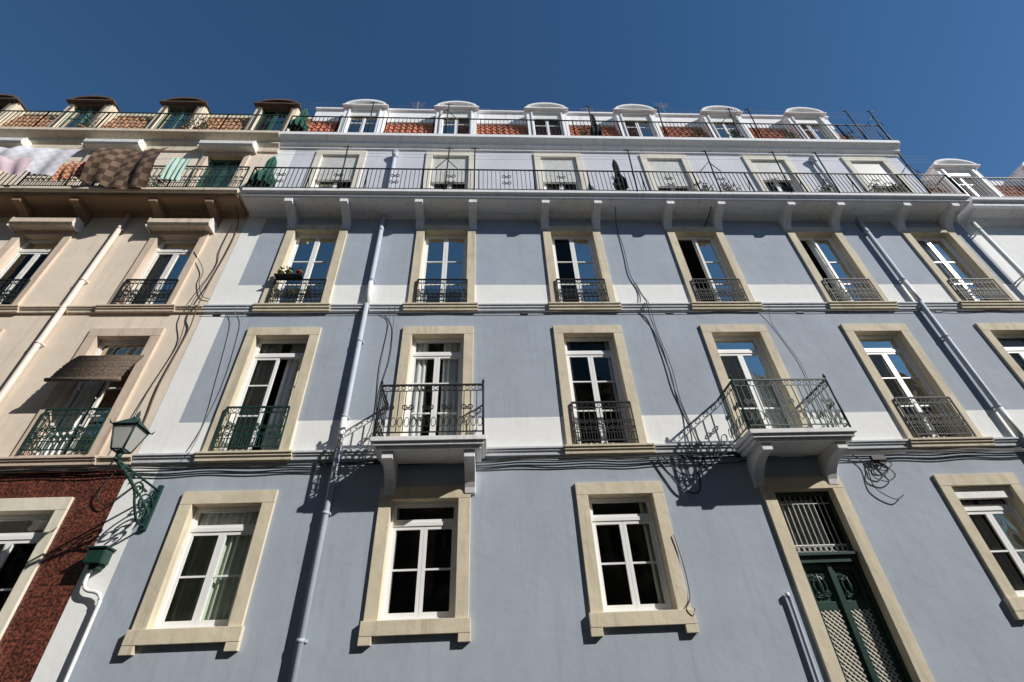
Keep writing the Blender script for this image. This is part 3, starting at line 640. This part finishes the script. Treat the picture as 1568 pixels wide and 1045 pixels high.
for x in (6.8,9.9,3.2,11.9,8.1): pot((x,.0,13.93),.12,.3,"pot_terracotta",(.25,.15,.35),110,("leaf","leaf_dry"))
pot((-8.35,-.4,10.50),.12,.3,"pot_terracotta",(.15,.12,.3),90,("leaf",))
# ================================================================= CLOTHES POSTS / PARASOLS
def post(x,y,z0,h,lean=0,stay=True):
    q=MB("clothesline_post"); q.tube([(x,y,z0),(x+lean,y-.12,z0+h)],.02,"iron_black",6)
    q.tube([(x+lean-.12,y-.12,z0+h-.06),(x+lean+.12,y-.12,z0+h-.06)],.012,"iron_black",5)
    if stay:
        q.tube([(x-.28,y,z0+.93),(x,y-.08,z0+1.25)],.012,"iron_black",5); q.tube([(x+.28,y,z0+.93),(x,y-.08,z0+1.25)],.012,"iron_black",5)
    q.done()
for x,s in ((-3.65,0),(-1.03,1),(-.29,0),(6.1,1),(8.0,0),(9.3,0),(11.8,1),(3.9,0)): post(x,-.68,10.53,1.75,random.uniform(-.04,.1),s)
for x,s in ((-3.5,0),(-1.2,1),(5.55,0),(7.9,1),(8.6,0),(12.0,0),(12.75,1),(3.3,0)): post(x,-.3,13.9,1.6,random.uniform(-.04,.12),s)
for (yy,zz) in ((-.80,12.15),(-.42,15.35)):
    q=MB("clothesline"); 
    for k in range(3): q.tube([(-5.9,yy+.03*k,zz-.1*k),(0,yy+.03*k,zz-.14-.1*k),(6,yy+.03*k,zz-.1*k),(12.6,yy+.03*k,zz-.02-.1*k)],.003,"cable_grey",4)
    q.done()
def parasol(x,y,z0,h,r,m):
    q=MB("folded_parasol"); q.tube([(x,y,z0),(x,y,z0+h)],.018,"zinc",8)
    vs=[];fs=[];N=20;R=9
    for j in range(R+1):
        t=j/R; z=z0+h*.22+h*.76*t; rr=r*(1-t)**.7*(.75+.25*math.sin(t*9))+.02
        for i in range(N):
            a=2*math.pi*i/N; k=rr*(1+.35*(i%2)-.1*math.sin(3*a+j)); vs.append((x+k*math.cos(a),y+k*math.sin(a),z))
    for j in range(R):
        for i in range(N): fs.append((j*N+i,j*N+(i+1)%N,(j+1)*N+(i+1)%N,(j+1)*N+i))
    q.add(vs,fs,m); q.done()
parasol(-5.75,-.42,10.54,1.8,.24,"fabric_green"); parasol(-5.7,-.1,13.9,1.7,.22,"fabric_green"); parasol(3.62,-.45,10.54,1.8,.13,"fabric_dark"); parasol(3.5,-.1,13.9,1.7,.14,"fabric_dark")
# ================================================================= LAUNDRY
def laundry(name,x0,x1,z0,z1,y,m,bulge=.1,skew=0,uneven=.1):
    q=MB(name); NX,NZ=26,14; vs=[];fs=[]; ph=random.random()*6
    for j in range(NZ+1):
        t=j/NZ
        for i in range(NX+1):
            s=i/NX; x=x0+(x1-x0)*s+skew*(1-t); zb=z0+uneven*math.sin(s*5+ph)
            z=zb+(z1-.07*math.sin(s*math.pi*3)**2-zb)*t
            vs.append((x,y-bulge*math.sin(t*2.6)*(.6+.4*math.sin(s*7+ph))-.03*math.sin(s*23+ph+t*2)*(1-t*.5),z))
    for j in range(NZ):
        for i in range(NX): a=j*(NX+1)+i; fs.append((a,a+1,a+NX+2,a+NX+1))
    q.add(vs,fs,m,True); q.done()
laundry("hanging_blanket",-9.75,-8.15,10.42,11.95,-.78,"cloth_checked",.22,0,.12)
laundry("hanging_sheet",-12.4,-10.3,10.9,11.95,-.80,"cloth_white",.15,-.2,.15)
laundry("hanging_sheet",-13.0,-11.2,10.7,11.5,-.86,"cloth_pink",.12,.1,.15)
laundry("hanging_cloth",-10.6,-9.8,10.7,11.4,-.76,"cloth_red",.08,0,.08)
laundry("hanging_towel",-8.02,-7.55,10.75,11.7,-.74,"cloth_mint",.05,0,.03)
q=MB("clothesline"); q.tube([(-14,-.8,11.95),(-10.3,-.79,11.93),(-7.3,-.76,11.9)],.004,"cable_grey",4); q.tube([(-14,-.86,11.5),(-10,-.78,11.42),(-7.3,-.75,11.72)],.004,"cable_grey",4)
for x in (-13.9,-10.2,-7.35): q.tube([(x,-.67,10.52),(x,-.8,12.0)],.016,"iron_green",5)
q.done()
bl=MB("bamboo_blind"); bx0,bx1=-7.95,-6.72
for k in range(26):
    t=k/25; z=5.86-.72*t+random.uniform(-.004,.004); y=-.07-.27*t-.03*math.sin(t*3.1)
    bl.tube([(bx0+random.uniform(-.015,.015),y,z),((bx0+bx1)/2,y-.01,z-.01),(bx1+random.uniform(-.015,.015),y,z)],.017,"bamboo",5)
for x in (bx0+.2,bx1-.2): bl.tube([(x,-.05,5.88),(x,-.36,5.1)],.012,"bamboo",4)
bl.tube([(bx0-.03,-.36,5.12),(bx1+.03,-.36,5.12)],.04,"bamboo",8); bl.done()
# ================================================================= SKY, SUN, CAMERA
sd=Vector((1.6,-1.0,1.18)).normalized()
el=math.asin(sd.z); az=math.atan2(sd.x,sd.y)
w=bpy.data.worlds.new("World"); scene.world=w; w.use_nodes=True; n=w.node_tree.nodes; l=w.node_tree.links
bg=n["Background"]; sk=n.new("ShaderNodeTexSky"); sk.sky_type='NISHITA'; sk.sun_disc=False; sk.sun_elevation=el; sk.sun_rotation=az; sk.altitude=50; sk.air_density=1.05; sk.dust_density=0.; sk.ozone_density=2.0
hs=n.new("ShaderNodeHueSaturation"); hs.inputs["Saturation"].default_value=1.22
l.new(sk.outputs[0],hs.inputs["Color"]); l.new(hs.outputs[0],bg.inputs[0]); bg.inputs[1].default_value=.095
su=bpy.data.lights.new("sun","SUN"); su.energy=5; su.angle=math.radians(.5); su.color=(1,.965,.91)
so=bpy.data.objects.new("sun",su); scene.collection.objects.link(so); so.rotation_euler=(-sd).to_track_quat('-Z','Y').to_euler(); so.location=(20,-20,40)
yaw,pit,roll=math.radians(3.778),math.radians(37.758),math.radians(-2.746)
F=Vector((math.sin(yaw)*math.cos(pit),math.cos(yaw)*math.cos(pit),math.sin(pit))); R=Vector((math.cos(yaw),-math.sin(yaw),0)); U=R.cross(F)
R2=R*math.cos(roll)+U*math.sin(roll); U2=-R*math.sin(roll)+U*math.cos(roll)
cd=bpy.data.cameras.new("camera"); cd.sensor_width=36; cd.lens=740/1568*36; cd.clip_end=5000; cd.clip_start=.05
co=bpy.data.objects.new("camera",cd); scene.collection.objects.link(co)
M=Matrix.Identity(4)
for i in range(3): M[i][0]=R2[i];M[i][1]=U2[i];M[i][2]=-F[i]
M.translation=Vector((0,-8,Z0)); co.matrix_world=M; scene.camera=co
scene.view_settings.view_transform='Standard'; scene.view_settings.look='None'; scene.view_settings.exposure=0
